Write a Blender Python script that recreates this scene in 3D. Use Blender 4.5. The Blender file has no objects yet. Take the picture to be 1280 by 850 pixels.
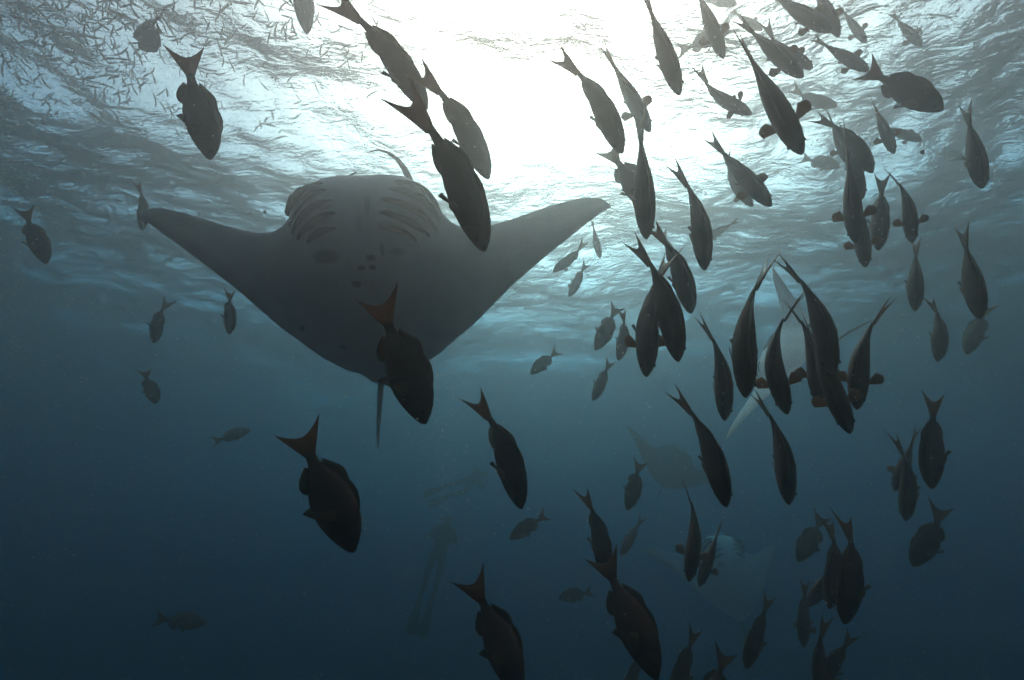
import bpy, bmesh, math, random
import numpy as np
from mathutils import Vector, Matrix
from mathutils.bvhtree import BVHTree

random.seed(7)
rng = np.random.default_rng(7)
scene = bpy.context.scene
COL = scene.collection
R = math.radians

# ------------------------------------------------------------------ camera
PITCH = R(22.0)
FPX = 554.0                       # focal length in pixels of the 1280 wide photograph
cam_d = bpy.data.cameras.new('camera')
cam_d.sensor_width = 36.0
cam_d.lens = 36.0 * FPX / 1280.0
cam_d.clip_start = 0.02
cam_d.clip_end = 2000.0
cam = bpy.data.objects.new('camera', cam_d)
cam.rotation_euler = (math.pi / 2 + PITCH, 0, 0)
COL.objects.link(cam)
scene.camera = cam
FWD = Vector((0, math.cos(PITCH), math.sin(PITCH)))
UP = Vector((0, -math.sin(PITCH), math.cos(PITCH)))
RIGHT = Vector((1, 0, 0))


def at(x, y, depth):
    """point of the place seen at photograph pixel x, y and at this depth in metres"""
    return depth * (FWD + RIGHT * ((x - 640.0) / FPX) + UP * ((425.0 - y) / FPX))


# ------------------------------------------------------------------ light
SUN_PX = (705, 45)
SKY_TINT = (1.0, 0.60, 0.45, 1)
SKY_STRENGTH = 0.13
SUN_COLOR = (1.0, 0.70, 0.53)
SIG_S = (0.090, 0.080, 0.079)          # scattering and absorption of the sea water, per metre
SIG_A = (0.204, 0.096, 0.061)
ANISO = 0.89
EXPOSURE = 2.6
TRANSP = 0.2
sun_dir = at(SUN_PX[0], SUN_PX[1], 1.0).normalized()
SUN_EL = math.asin(sun_dir.z)
SUN_AZ = math.atan2(sun_dir.x, sun_dir.y)
world = bpy.data.worlds.new('World')
scene.world = world
world.use_nodes = True
wn = world.node_tree.nodes
wl = world.node_tree.links
bg = wn['Background']
sky = wn.new('ShaderNodeTexSky')
sky.sky_type = 'NISHITA'
sky.sun_disc = False
sky.sun_elevation = SUN_EL
sky.sun_rotation = SUN_AZ
sky.air_density = 0.4
sky.dust_density = 6.0
sky.ozone_density = 0.0
thin = wn.new('ShaderNodeMix')          # warm tint multiplied into the sky light in place of white balance
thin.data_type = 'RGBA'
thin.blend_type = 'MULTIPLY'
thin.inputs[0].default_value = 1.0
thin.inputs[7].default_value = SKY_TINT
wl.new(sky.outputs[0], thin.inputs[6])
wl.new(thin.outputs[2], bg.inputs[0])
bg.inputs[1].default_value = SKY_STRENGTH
sun_d = bpy.data.lights.new('sun', 'SUN')
sun_d.energy = 2.0
sun_d.angle = R(0.53)
sun_d.color = SUN_COLOR
sun = bpy.data.objects.new('sun', sun_d)
sun.rotation_euler = (-sun_dir).to_track_quat('-Z', 'Y').to_euler()
sun.location = (0, 0, 20)
COL.objects.link(sun)

scene.view_settings.view_transform = 'Standard'
scene.view_settings.look = 'None'
scene.view_settings.exposure = EXPOSURE
scene.view_settings.gamma = 1.0
scene.render.engine = 'CYCLES'
cy = scene.cycles
cy.use_denoising = True
cy.denoising_prefilter = 'FAST'
cy.use_adaptive_sampling = False
cy.max_bounces = 14
cy.diffuse_bounces = 3
cy.glossy_bounces = 3
cy.transmission_bounces = 4
cy.volume_bounces = 5
cy.transparent_max_bounces = 12
cy.sample_clamp_indirect = 0.35
cy.caustics_reflective = True
cy.caustics_refractive = True

SURF_Z = 5.0

# ------------------------------------------------------------------ helpers


def new_obj(name, me, parent=None, mat=None):
    o = bpy.data.objects.new(name, me)
    COL.objects.link(o)
    if parent is not None:
        o.parent = parent
    if mat is not None and me is not None and len(me.materials) == 0:
        me.materials.append(mat)
    return o


def tag(o, label=None, cat=None, group=None, kind=None):
    if label:
        o['label'] = label
    if cat:
        o['category'] = cat
    if group:
        o['group'] = group
    if kind:
        o['kind'] = kind
    return o


def mesh_from(name, verts, faces, smooth=True):
    me = bpy.data.meshes.new(name)
    me.from_pydata([tuple(v) for v in verts], [], faces)
    me.validate()
    me.update()
    if smooth:
        me.polygons.foreach_set('use_smooth', [True] * len(me.polygons))
    return me


def fix_normals(me):
    bm = bmesh.new()
    bm.from_mesh(me)
    bmesh.ops.recalc_face_normals(bm, faces=bm.faces)
    bm.to_mesh(me)
    bm.free()
    return me


class Nodes:
    def __init__(self, name):
        self.m = bpy.data.materials.new(name)
        self.m.use_nodes = True
        self.t = self.m.node_tree
        self.t.nodes.clear()
        self.out = self.t.nodes.new('ShaderNodeOutputMaterial')

    def n(self, typ, **kw):
        nd = self.t.nodes.new(typ)
        for k, v in kw.items():
            if k.startswith('i_'):
                nd.inputs[k[2:].replace('_', ' ')].default_value = v
            else:
                setattr(nd, k, v)
        return nd

    def l(self, a, b):
        self.t.links.new(a, b)

    def math(self, op, a, b=None, c=None, clamp=False):
        nd = self.t.nodes.new('ShaderNodeMath')
        nd.operation = op
        nd.use_clamp = clamp
        for i, v in enumerate((a, b, c)):
            if v is None:
                continue
            if isinstance(v, (int, float)):
                nd.inputs[i].default_value = v
            else:
                self.l(v, nd.inputs[i])
        return nd.outputs[0]

    def mix(self, fac, a, b):
        nd = self.t.nodes.new('ShaderNodeMix')
        nd.data_type = 'RGBA'
        for i, v in ((0, fac), (6, a), (7, b)):
            if isinstance(v, (int, float)):
                nd.inputs[i].default_value = v
            elif isinstance(v, tuple):
                nd.inputs[i].default_value = (*v, 1)
            else:
                self.l(v, nd.inputs[i])
        return nd.outputs[2]

    def smooth(self, v, lo, hi):
        nd = self.t.nodes.new('ShaderNodeMapRange')
        nd.interpolation_type = 'SMOOTHSTEP'
        self.l(v, nd.inputs[0])
        nd.inputs[1].default_value = lo
        nd.inputs[2].default_value = hi
        return nd.outputs[0]


# ------------------------------------------------------------------ materials
def mat_water():
    N = Nodes('water_surface')
    tc = N.n('ShaderNodeTexCoord')
    heights = []
    for sc_, w, det, st in ((4.0, 0.060, 3.0, 1.2), (14.0, 0.017, 2.0, 1.0), (42.0, 0.0045, 2.0, 0.6)):
        mp = N.n('ShaderNodeMapping')
        mp.inputs['Rotation'].default_value = (0, 0, R(24))
        mp.inputs['Scale'].default_value = (0.55, 1.35, 1.0)
        N.l(tc.outputs['Object'], mp.inputs[0])
        nz = N.n('ShaderNodeTexNoise')
        nz.inputs['Scale'].default_value = sc_
        nz.inputs['Detail'].default_value = det
        nz.inputs['Distortion'].default_value = st
        N.l(mp.outputs[0], nz.inputs['Vector'])
        heights.append(N.math('MULTIPLY', nz.outputs[0], w))
    h = N.math('ADD', N.math('ADD', heights[0], heights[1]), heights[2])
    bp = N.n('ShaderNodeBump')
    bp.inputs['Strength'].default_value = 1.0
    bp.inputs['Distance'].default_value = 1.0
    N.l(h, bp.inputs['Height'])
    fr = N.n('ShaderNodeFresnel')
    fr.inputs['IOR'].default_value = 1.33
    N.l(bp.outputs[0], fr.inputs['Normal'])
    gl = N.n('ShaderNodeBsdfGlossy')
    gl.inputs['Roughness'].default_value = 0.04
    gl.inputs['Color'].default_value = (0.95, 0.95, 0.95, 1)
    N.l(bp.outputs[0], gl.inputs['Normal'])
    tr = N.n('ShaderNodeBsdfTransparent')
    tr.inputs[0].default_value = (0.96, 0.97, 0.97, 1)
    rf = N.n('ShaderNodeBsdfRefraction')
    rf.inputs['IOR'].default_value = 1.2
    rf.inputs['Roughness'].default_value = 0.09
    N.l(bp.outputs[0], rf.inputs['Normal'])
    m1 = N.n('ShaderNodeMixShader')
    m1.inputs[0].default_value = 1 - TRANSP
    N.l(tr.outputs[0], m1.inputs[1])
    N.l(rf.outputs[0], m1.inputs[2])
    m2 = N.n('ShaderNodeMixShader')
    N.l(fr.outputs[0], m2.inputs[0])
    N.l(m1.outputs[0], m2.inputs[1])
    N.l(gl.outputs[0], m2.inputs[2])
    N.l(m2.outputs[0], N.out.inputs[0])
    return N.m


def mat_haze():
    N = Nodes('sea_water_body')
    pv = N.n('ShaderNodeVolumePrincipled')
    dens = max(s + a for s, a in zip(SIG_S, SIG_A))
    alb = [s / dens for s in SIG_S]
    pv.inputs['Density'].default_value = dens
    pv.inputs['Color'].default_value = (*alb, 1)
    pv.inputs['Absorption Color'].default_value = (*[(1 - a / (dens * (1 - c))) ** 2 for a, c in zip(SIG_A, alb)], 1)
    pv.inputs['Anisotropy'].default_value = ANISO
    N.l(pv.outputs[0], N.out.inputs['Volume'])
    return N.m


def mat_fish(name, dark, light, belly):
    N = Nodes(name)
    uv = N.n('ShaderNodeUVMap')
    uv.uv_map = 'UVMap'
    sp = N.n('ShaderNodeSeparateXYZ')
    N.l(uv.outputs[0], sp.inputs[0])
    oi = N.n('ShaderNodeObjectInfo')
    nz = N.n('ShaderNodeTexNoise')
    nz.inputs['Scale'].default_value = 9.0
    nz.inputs['Detail'].default_value = 4.0
    tc = N.n('ShaderNodeTexCoord')
    N.l(tc.outputs['Object'], nz.inputs['Vector'])
    # rows of scales give fine lengthwise stripes
    v = N.math('ADD', sp.outputs[1], N.math('MULTIPLY', nz.outputs[0], 0.012))
    s = N.math('SINE', N.math('MULTIPLY', v, 6.2832 * 44))
    s = N.smooth(s, -0.1, 0.9)
    brk = N.math('SINE', N.math('MULTIPLY', sp.outputs[0], 6.2832 * 46))
    brk = N.math('MULTIPLY_ADD', brk, 0.2, 0.8)
    body = N.smooth(sp.outputs[0], 0.20, 0.30)           # no stripes on the head
    fac = N.math('MULTIPLY', N.math('MULTIPLY', s, brk), body)
    fac = N.math('MULTIPLY', fac, N.math('MULTIPLY_ADD', nz.outputs[0], 0.9, 0.25), clamp=True)
    # edge of the gill cover: a dark crescent behind the head
    va = N.math('ABSOLUTE', N.math('SUBTRACT', N.math('ABSOLUTE', N.math('SUBTRACT', sp.outputs[1], 0.5)), 0.24))
    gu = N.math('SUBTRACT', sp.outputs[0], N.math('SUBTRACT', 0.205, N.math('MULTIPLY', N.math('MULTIPLY', va, va), 1.6)))
    gill = N.math('MULTIPLY', N.smooth(N.math('ABSOLUTE', gu), 0.010, 0.002), N.smooth(va, 0.20, 0.14))
    col = N.mix(fac, dark, light)
    # paler belly (v = 0 at the back, 0.5 at the belly)
    bl = N.smooth(N.math('ABSOLUTE', N.math('SUBTRACT', sp.outputs[1], 0.5)), 0.20, 0.06)
    col = N.mix(N.math('MULTIPLY', bl, 0.65), col, belly)
    col = N.mix(N.math('MULTIPLY', gill, 0.7), col, (0.015, 0.009, 0.007))
    tint = N.math('MULTIPLY_ADD', oi.outputs['Random'], 0.5, 0.72)
    hs = N.n('ShaderNodeHueSaturation')
    N.l(col, hs.inputs['Color'])
    N.l(tint, hs.inputs['Value'])
    bs = N.n('ShaderNodeBsdfPrincipled')
    N.l(hs.outputs[0], bs.inputs['Base Color'])
    bs.inputs['Roughness'].default_value = 0.55
    bs.inputs['Specular IOR Level'].default_value = 0.12
    bp = N.n('ShaderNodeBump')
    bp.inputs['Strength'].default_value = 0.35
    bp.inputs['Distance'].default_value = 0.004
    N.l(fac, bp.inputs['Height'])
    N.l(bp.outputs[0], bs.inputs['Normal'])
    N.l(bs.outputs[0], N.out.inputs[0])
    return N.m


def mat_fin(name, col, trans, amount):
    N = Nodes(name)
    tc = N.n('ShaderNodeTexCoord')
    nz = N.n('ShaderNodeTexNoise')
    nz.inputs['Scale'].default_value = 25.0
    N.l(tc.outputs['Object'], nz.inputs['Vector'])
    c = N.mix(nz.outputs[0], tuple(x * 0.6 for x in col), tuple(min(1, x * 1.4) for x in col))
    bs = N.n('ShaderNodeBsdfPrincipled')
    N.l(c, bs.inputs['Base Color'])
    bs.inputs['Roughness'].default_value = 0.5
    tl = N.n('ShaderNodeBsdfTranslucent')
    tl.inputs[0].default_value = (*trans, 1)
    mx = N.n('ShaderNodeMixShader')
    mx.inputs[0].default_value = amount
    N.l(bs.outputs[0], mx.inputs[1])
    N.l(tl.outputs[0], mx.inputs[2])
    N.l(mx.outputs[0], N.out.inputs[0])
    return N.m


def mat_plain(name, col, rough=0.5, var=0.25, scale=6.0, spec=0.3, trans=0.0):
    N = Nodes(name)
    tc = N.n('ShaderNodeTexCoord')
    nz = N.n('ShaderNodeTexNoise')
    nz.inputs['Scale'].default_value = scale
    nz.inputs['Detail'].default_value = 5.0
    N.l(tc.outputs['Object'], nz.inputs['Vector'])
    c = N.mix(nz.outputs[0], tuple(x * (1 - var) for x in col), tuple(min(1, x * (1 + var)) for x in col))
    bs = N.n('ShaderNodeBsdfPrincipled')
    N.l(c, bs.inputs['Base Color'])
    bs.inputs['Roughness'].default_value = rough
    bs.inputs['Specular IOR Level'].default_value = spec
    if trans > 0:
        tl = N.n('ShaderNodeBsdfTranslucent')
        N.l(c, tl.inputs[0])
        mx = N.n('ShaderNodeMixShader')
        mx.inputs[0].default_value = trans
        N.l(bs.outputs[0], mx.inputs[1])
        N.l(tl.outputs[0], mx.inputs[2])
        N.l(mx.outputs[0], N.out.inputs[0])
    else:
        N.l(bs.outputs[0], N.out.inputs[0])
    return N.m


def mat_manta_belly(name, spots, base=(0.93, 0.88, 0.84), edge=(0.40, 0.35, 0.34)):
    """white underside, grey wing margins, a few dark birthmark spots (object space, metres)"""
    N = Nodes(name)
    tc = N.n('ShaderNodeTexCoord')
    sp = N.n('ShaderNodeSeparateXYZ')
    N.l(tc.outputs['Object'], sp.inputs[0])
    nz = N.n('ShaderNodeTexNoise')
    nz.inputs['Scale'].default_value = 5.0
    nz.inputs['Detail'].default_value = 6.0
    N.l(tc.outputs['Object'], nz.inputs['Vector'])
    nf = N.n('ShaderNodeTexNoise')
    nf.inputs['Scale'].default_value = 38.0
    nf.inputs['Detail'].default_value = 3.0
    N.l(tc.outputs['Object'], nf.inputs['Vector'])
    x, y = sp.outputs[0], sp.outputs[1]
    wob = N.math('MULTIPLY', N.math('SUBTRACT', nf.outputs[0], 0.5), 0.10)
    # margin: grey towards the tips and along the trailing edge (stored in the mesh's colour attribute)
    at_ = N.n('ShaderNodeAttribute')
    at_.attribute_name = 'margin'
    mg = N.math('ADD', at_.outputs['Fac'], N.math('MULTIPLY', N.math('SUBTRACT', nz.outputs[0], 0.5), 0.35))
    col = N.mix(N.smooth(mg, 0.35, 1.0), base, edge)
    mot = N.math('MULTIPLY', N.smooth(nz.outputs[0], 0.42, 0.70), N.math('MULTIPLY_ADD', nf.outputs[0], 0.5, -0.05))
    col = N.mix(mot, col, (0.50, 0.48, 0.46))
    total = None
    for (sx, sy, rx, ry, k) in spots:
        dx = N.math('DIVIDE', N.math('SUBTRACT', x, sx), rx)
        dy = N.math('DIVIDE', N.math('SUBTRACT', y, sy), ry)
        d = N.math('SQRT', N.math('ADD', N.math('MULTIPLY', dx, dx), N.math('MULTIPLY', dy, dy)))
        d = N.math('ADD', d, N.math('MULTIPLY', wob, 5.0))
        f = N.math('MULTIPLY', N.smooth(d, 1.25, 0.7), k)
        total = f if total is None else N.math('MAXIMUM', total, f)
    if total is not None:
        col = N.mix(total, col, (0.13, 0.115, 0.11))
    bs = N.n('ShaderNodeBsdfPrincipled')
    N.l(col, bs.inputs['Base Color'])
    bs.inputs['Roughness'].default_value = 0.6
    bs.inputs['Specular IOR Level'].default_value = 0.2
    bp = N.n('ShaderNodeBump')
    bp.inputs['Strength'].default_value = 0.15
    bp.inputs['Distance'].default_value = 0.01
    N.l(nf.outputs[0], bp.inputs['Height'])
    N.l(bp.outputs[0], bs.inputs['Normal'])
    N.l(bs.outputs[0], N.out.inputs[0])
    return N.m


def mat_bubble():
    N = Nodes('bubble')
    fr = N.n('ShaderNodeFresnel')
    fr.inputs['IOR'].default_value = 1.33
    gl = N.n('ShaderNodeBsdfGlossy')
    gl.inputs['Roughness'].default_value = 0.15
    tr = N.n('ShaderNodeBsdfTranslucent')
    tr.inputs[0].default_value = (0.9, 0.9, 0.9, 1)
    mx = N.n('ShaderNodeMixShader')
    mx.inputs[0].default_value = 0.25
    N.l(tr.outputs[0], mx.inputs[1])
    N.l(gl.outputs[0], mx.inputs[2])
    N.l(mx.outputs[0], N.out.inputs[0])
    return N.m


M_FISH = mat_fish('fish_skin', (0.075, 0.034, 0.024), (0.185, 0.100, 0.076), (0.13, 0.075, 0.060))
M_FISH_SILVER = mat_fish('fish_skin_silvery', (0.10, 0.085, 0.055), (0.26, 0.23, 0.16), (0.34, 0.30, 0.22))
M_TAIL = mat_fin('fish_tail_membrane', (0.075, 0.038, 0.018), (0.34, 0.165, 0.055), 0.42)
M_FIN = mat_fin('fish_fin_membrane', (0.055, 0.038, 0.026), (0.20, 0.11, 0.05), 0.3)
M_PEC = mat_fin('fish_pectoral_membrane', (0.11, 0.060, 0.028), (0.36, 0.20, 0.085), 0.5)
M_EYE = mat_plain('fish_eye', (0.012, 0.011, 0.010), 0.12, 0.1, spec=0.6)
M_BAIT = mat_plain('baitfish_skin', (0.26, 0.24, 0.24), 0.4, 0.2, spec=0.5)
M_DORSAL = mat_plain('manta_back', (0.05, 0.048, 0.05), 0.6, 0.4, 3.0)
M_SLIT = mat_plain('manta_gill_dark', (0.030, 0.016, 0.009), 0.7, 0.35, 20.0, 0.15)  # dark colour of the strips stands in for the shade inside the gill slits
M_TAILW = mat_plain('manta_tail', (0.12, 0.11, 0.105), 0.6, 0.3, 10.0)
M_SNOW = mat_plain('drifting_particle', (0.92, 0.88, 0.82), 0.7, 0.05, 1.0, 0.2, trans=0.55)
M_BUB = mat_bubble()
M_SUIT = mat_plain('wetsuit_neoprene', (0.02, 0.02, 0.023), 0.7, 0.3, 12.0)
M_TANK = mat_plain('tank_paint', (0.35, 0.36, 0.36), 0.4, 0.2, 8.0)
M_RUBBER = mat_plain('black_rubber', (0.018, 0.018, 0.02), 0.5, 0.2, 12.0)
M_GLASSY = mat_plain('mask_glass', (0.10, 0.12, 0.13), 0.08, 0.1, 4.0, 0.7)
M_SKIN = mat_plain('skin', (0.45, 0.30, 0.23), 0.6, 0.1, 8.0)
M_SPECK = mat_plain('dark_speck', (0.035, 0.012, 0.010), 0.7, 0.3, 60.0)

# ------------------------------------------------------------------ water surface
def build_surface():
    def axis(n, core, far, shift):
        s = np.linspace(-1, 1, n)
        k = 5.2
        v = np.sinh(k * s) / np.sinh(k)
        lin = s * core
        return lin * (1 - np.abs(s) ** 6) + v * far + shift
    xs = axis(760, 14.0, 110.0, 0.0)
    ys = axis(620, 11.0, 110.0, 5.5)
    X, Y = np.meshgrid(xs, ys, indexing='xy')
    Z = np.zeros_like(X)
    r = np.random.default_rng(23)
    lam0 = np.geomspace(5.2, 0.16, 64)
    wind = R(112)
    for lam in lam0:
        spread = 0.45 if lam > 1.5 else 0.85
        th = wind + r.normal(0, spread)
        k = 2 * math.pi / lam
        slope = 0.042 * (0.95 if lam > 1.8 else (0.85 if lam > 0.5 else 0.85))
        amp = slope / k * math.sqrt(2)
        # long waves bend the short ones a little, so that no straight wave trains show
        wx = 0.35 * lam * np.sin(X * 1.7 / lam * 0.6 + Y * 0.9 / lam * 0.6 + r.uniform(0, 6.28))
        wy = 0.35 * lam * np.sin(-X * 0.8 / lam * 0.6 + Y * 1.5 / lam * 0.6 + r.uniform(0, 6.28))
        ph = k * ((X + wx) * math.cos(th) + (Y + wy) * math.sin(th)) + r.uniform(0, 6.28)
        # waves fade where the grid is too coarse for them
        dx = np.gradient(xs)[None, :]
        dy = np.gradient(ys)[:, None]
        fade = np.clip(lam / (3.0 * np.maximum(dx, dy)) - 0.6, 0, 1)
        Z += amp * np.sin(ph) * fade
    nx, ny = len(xs), len(ys)
    co = np.stack([X, Y, Z], -1).reshape(-1, 3).astype(np.float32)
    i = np.arange(ny - 1)[:, None] * nx + np.arange(nx - 1)[None, :]
    q = np.stack([i, i + 1, i + 1 + nx, i + nx], -1).reshape(-1, 4).astype(np.int32)
    me = bpy.data.meshes.new('water_surface')
    me.vertices.add(len(co))
    me.vertices.foreach_set('co', co.ravel())
    me.loops.add(q.size)
    me.loops.foreach_set('vertex_index', q.ravel())
    me.polygons.add(len(q))
    me.polygons.foreach_set('loop_start', np.arange(0, q.size, 4, dtype=np.int32))
    me.polygons.foreach_set('use_smooth', np.ones(len(q), dtype=bool))
    me.update(calc_edges=True)
    o = new_obj('water', me, None, mat_water())
    o.location.z = SURF_Z
    tag(o, 'rippled sea surface seen from below, bright around the sun', 'water', kind='structure')
    return o, float(Z.max())


water, wave_top = build_surface()

# the body of sea water: one closed box of even density round the whole place
HX, HZ0, HZ1 = 100.0, -60.0, SURF_Z + wave_top + 0.1
hv = [(x, y, z) for z in (HZ0, HZ1) for (x, y) in ((-HX, -HX), (HX, -HX), (HX, HX), (-HX, HX))]
hf = [(3, 2, 1, 0), (4, 5, 6, 7), (0, 1, 5, 4), (1, 2, 6, 5), (2, 3, 7, 6), (3, 0, 4, 7)]
haze = new_obj('haze', mesh_from('haze', hv, hf, False), None, mat_haze())
tag(haze, 'blue green sea water that fills the whole place', 'sea water', kind='stuff')

# ------------------------------------------------------------------ manta rays
LEAD = [(0, 220), (25, 219.5), (48, 222), (66, 231), (80, 246), (90, 262), (100, 274), (115, 282), (135, 283), (172, 274),
        (222, 258), (258, 250), (280, 251), (292, 259)]
TRAIL = [(0, 476), (9, 475), (17, 470), (23, 463), (42, 458), (72, 441), (127, 396), (172, 352), (217, 315), (258, 284), (280, 268), (292, 262)]
HALF = 2.2                        # half span in metres
PX2M = HALF / 292.0


def build_manta_mesh(flap_l, flap_r, seed=0):
    us = np.sin(np.linspace(-1, 1, 97) * math.pi / 2)
    us = np.sign(us) * np.abs(us) ** 1.0
    us = np.concatenate([np.linspace(-1, 1, 121)])
    tip = np.linspace(0.97, 0.999, 4)
    us = np.unique(np.concatenate([us[1:-1], tip, -tip]))
    lx, ly = zip(*LEAD)
    tx, ty = zip(*TRAIL)
    nt = 40
    t = 0.5 - 0.5 * np.cos(np.linspace(0, math.pi, nt))
    top, bot, marg = [], [], []
    for u in us:
        au = abs(u) * 292
        yl = (350 - np.interp(au, lx, ly)) * PX2M
        yt = (350 - np.interp(au, tx, ty)) * PX2M
        x = u * HALF
        y = yl + (yt - yl) * t
        a = abs(u)
        # thickness: a deep drum-like body that runs out into the wings
        drum = 0.27 * math.exp(-(a / 0.25) ** 4)
        wing = 0.115 * (1 - a) ** 0.9 + 0.006
        hh = (drum + wing)
        prof = np.clip(2.6 * (np.sqrt(np.clip(t, 0, 1)) * 0.55 - 0.10 * t - 0.62 * t ** 2 + 0.17 * t ** 3), 0, None)
        prof = prof / prof.max()
        # the drum is fullest in front (gill basket) and tapers to the tail
        flap = (flap_r if u > 0 else flap_l) * a ** 1.8
        sweep = 0.10 * math.sin(a * math.pi) * HALF * 0.15
        zb = -hh * 0.62 * prof + flap - sweep
        zt = hh * 0.50 * prof + flap - sweep
        top.append(np.stack([np.full(nt, x), y, zt], -1))
        bot.append(np.stack([np.full(nt, x), y, zb], -1))
        m = np.clip((a - 0.30) / 0.70, 0, 1) * 0.75 + np.clip((t - 0.45) / 0.55, 0, 1) * 0.45 * np.clip(a / 0.3, 0.25, 1)
        marg.append(m)
    n = len(us)
    verts, mv = [], []
    for k in range(n):
        verts += list(bot[k])
        mv += list(marg[k])
    off = n * nt
    for k in range(n):
        verts += list(top[k])
        mv += [1.0] * nt
    faces, mi = [], []
    for k in range(n - 1):
        for j in range(nt - 1):
            a, b = k * nt + j, (k + 1) * nt + j
            faces.append((a, b, b + 1, a + 1))
            mi.append(0)
            faces.append((off + a, off + a + 1, off + b + 1, off + b))
            mi.append(1)
    for k in range(n - 1):                       # close the leading and trailing edges
        for j in (0, nt - 1):
            a, b = k * nt + j, (k + 1) * nt + j
            faces.append((a, off + a, off + b, b))
            mi.append(0)
    for k in (0, n - 1):
        for j in range(nt - 1):
            a = k * nt + j
            faces.append((a, a + 1, off + a + 1, off + a))
            mi.append(0)
    me = bpy.data.meshes.new('manta_disc')
    me.from_pydata([tuple(v) for v in verts], [], faces)
    at_ = me.attributes.new('margin', 'FLOAT', 'POINT')
    at_.data.foreach_set('value', np.array(mv, dtype=np.float32))
    me.polygons.foreach_set('material_index', mi)
    me.polygons.foreach_set('use_smooth', [True] * len(faces))
    me.update()
    bm = bmesh.new()
    bm.from_mesh(me)
    bmesh.ops.remove_doubles(bm, verts=bm.verts, dist=0.0004)
    bmesh.ops.recalc_face_normals(bm, faces=bm.faces)
    for _ in range(3):
        bmesh.ops.smooth_vert(bm, verts=bm.verts, factor=0.4, use_axis_x=False, use_axis_y=False, use_axis_z=True)
    bm.to_mesh(me)
    bvh = BVHTree.FromBMesh(bm)
    bm.free()
    return me, bvh


def belly_z(bvh, x, y):
    hit = bvh.ray_cast(Vector((x, y, -3)), Vector((0, 0, 1)))
    return hit[0].z if hit[0] is not None else None


SLITS = [((380, 265), (430, 229), 10), ((381, 276), (436, 237), 9.5), ((385, 285), (444, 249), 8), ((393, 292), (447, 263), 5.5), ((407, 296), (447, 280), 3.5)]


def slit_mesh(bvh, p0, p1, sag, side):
    """one gill slit: a curved dark strip laid on the uncut belly, with a raised flap along its front edge"""
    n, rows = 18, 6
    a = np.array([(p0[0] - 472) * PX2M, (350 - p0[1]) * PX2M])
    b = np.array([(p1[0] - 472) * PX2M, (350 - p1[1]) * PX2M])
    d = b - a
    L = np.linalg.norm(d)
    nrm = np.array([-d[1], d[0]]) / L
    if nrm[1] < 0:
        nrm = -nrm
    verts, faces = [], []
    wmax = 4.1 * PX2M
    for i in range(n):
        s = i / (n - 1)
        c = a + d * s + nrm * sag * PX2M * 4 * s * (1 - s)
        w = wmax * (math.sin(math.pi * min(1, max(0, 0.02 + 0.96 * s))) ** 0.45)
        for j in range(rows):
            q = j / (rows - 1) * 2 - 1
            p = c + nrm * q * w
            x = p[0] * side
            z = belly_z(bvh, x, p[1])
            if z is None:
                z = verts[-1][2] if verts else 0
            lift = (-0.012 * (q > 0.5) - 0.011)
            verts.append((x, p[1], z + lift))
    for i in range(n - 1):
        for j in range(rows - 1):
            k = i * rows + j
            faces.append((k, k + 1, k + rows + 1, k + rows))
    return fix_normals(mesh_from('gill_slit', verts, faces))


def tube_mesh(name, pts, radii, seg=8):
    pts = [Vector(p) for p in pts]
    verts, faces = [], []
    ref = Vector((0.13, 0.31, 0.94)).normalized()
    for i, p in enumerate(pts):
        d = (pts[min(i + 1, len(pts) - 1)] - pts[max(i - 1, 0)]).normalized()
        a = d.cross(ref).normalized()
        b = d.cross(a)
        for k in range(seg):
            an = 2 * math.pi * k / seg
            verts.append(p + (a * math.cos(an) + b * math.sin(an)) * radii[i])
    for i in range(len(pts) - 1):
        for k in range(seg):
            k2 = (k + 1) % seg
            faces.append((i * seg + k, i * seg + k2, (i + 1) * seg + k2, (i + 1) * seg + k))
    faces.append(tuple(range(seg))[::-1])
    faces.append(tuple((len(pts) - 1) * seg + k for k in range(seg)))
    return fix_normals(mesh_from(name, verts, faces))


def strip_fin(name, pts, widths, wdir, thick=0.012):
    """a flat tapering lobe swept along pts"""
    verts, faces = [], []
    wdir = Vector(wdir).normalized()
    n = len(pts)
    for i in range(n):
        p = Vector(pts[i])
        d = (Vector(pts[min(i + 1, n - 1)]) - Vector(pts[max(i - 1, 0)])).normalized()
        nn = d.cross(wdir).normalized()
        w, th = widths[i], thick * (0.3 + 0.7 * (1 - i / (n - 1)))
        for (sa, sb) in ((-1, 0), (-0.6, 0.8), (0, 1), (0.6, 0.8), (1, 0), (0.6, -0.8), (0, -1), (-0.6, -0.8)):
            verts.append(p + wdir * w * sa + nn * th * sb)
    for i in range(n - 1):
        for k in range(8):
            k2 = (k + 1) % 8
            faces.append((i * 8 + k, i * 8 + k2, (i + 1) * 8 + k2, (i + 1) * 8 + k))
    faces.append(tuple(range(8)))
    faces.append(tuple((n - 1) * 8 + k for k in range(8)))
    return fix_normals(mesh_from(name, verts, faces))


def uv_sphere(name, r, seg=10, rings=7, scale=(1, 1, 1)):
    bm = bmesh.new()
    bmesh.ops.create_uvsphere(bm, u_segments=seg, v_segments=rings, radius=r)
    bmesh.ops.scale(bm, vec=scale, verts=bm.verts)
    me = bpy.data.meshes.new(name)
    bm.to_mesh(me)
    bm.free()
    me.polygons.foreach_set('use_smooth', [True] * len(me.polygons))
    return me


def px_spot(x, y, rx, ry, k):
    # the manta's own x axis points to the photograph's left
    return (-(x - 472) * PX2M, (350 - y) * PX2M, rx * PX2M, ry * PX2M, k)


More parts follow.
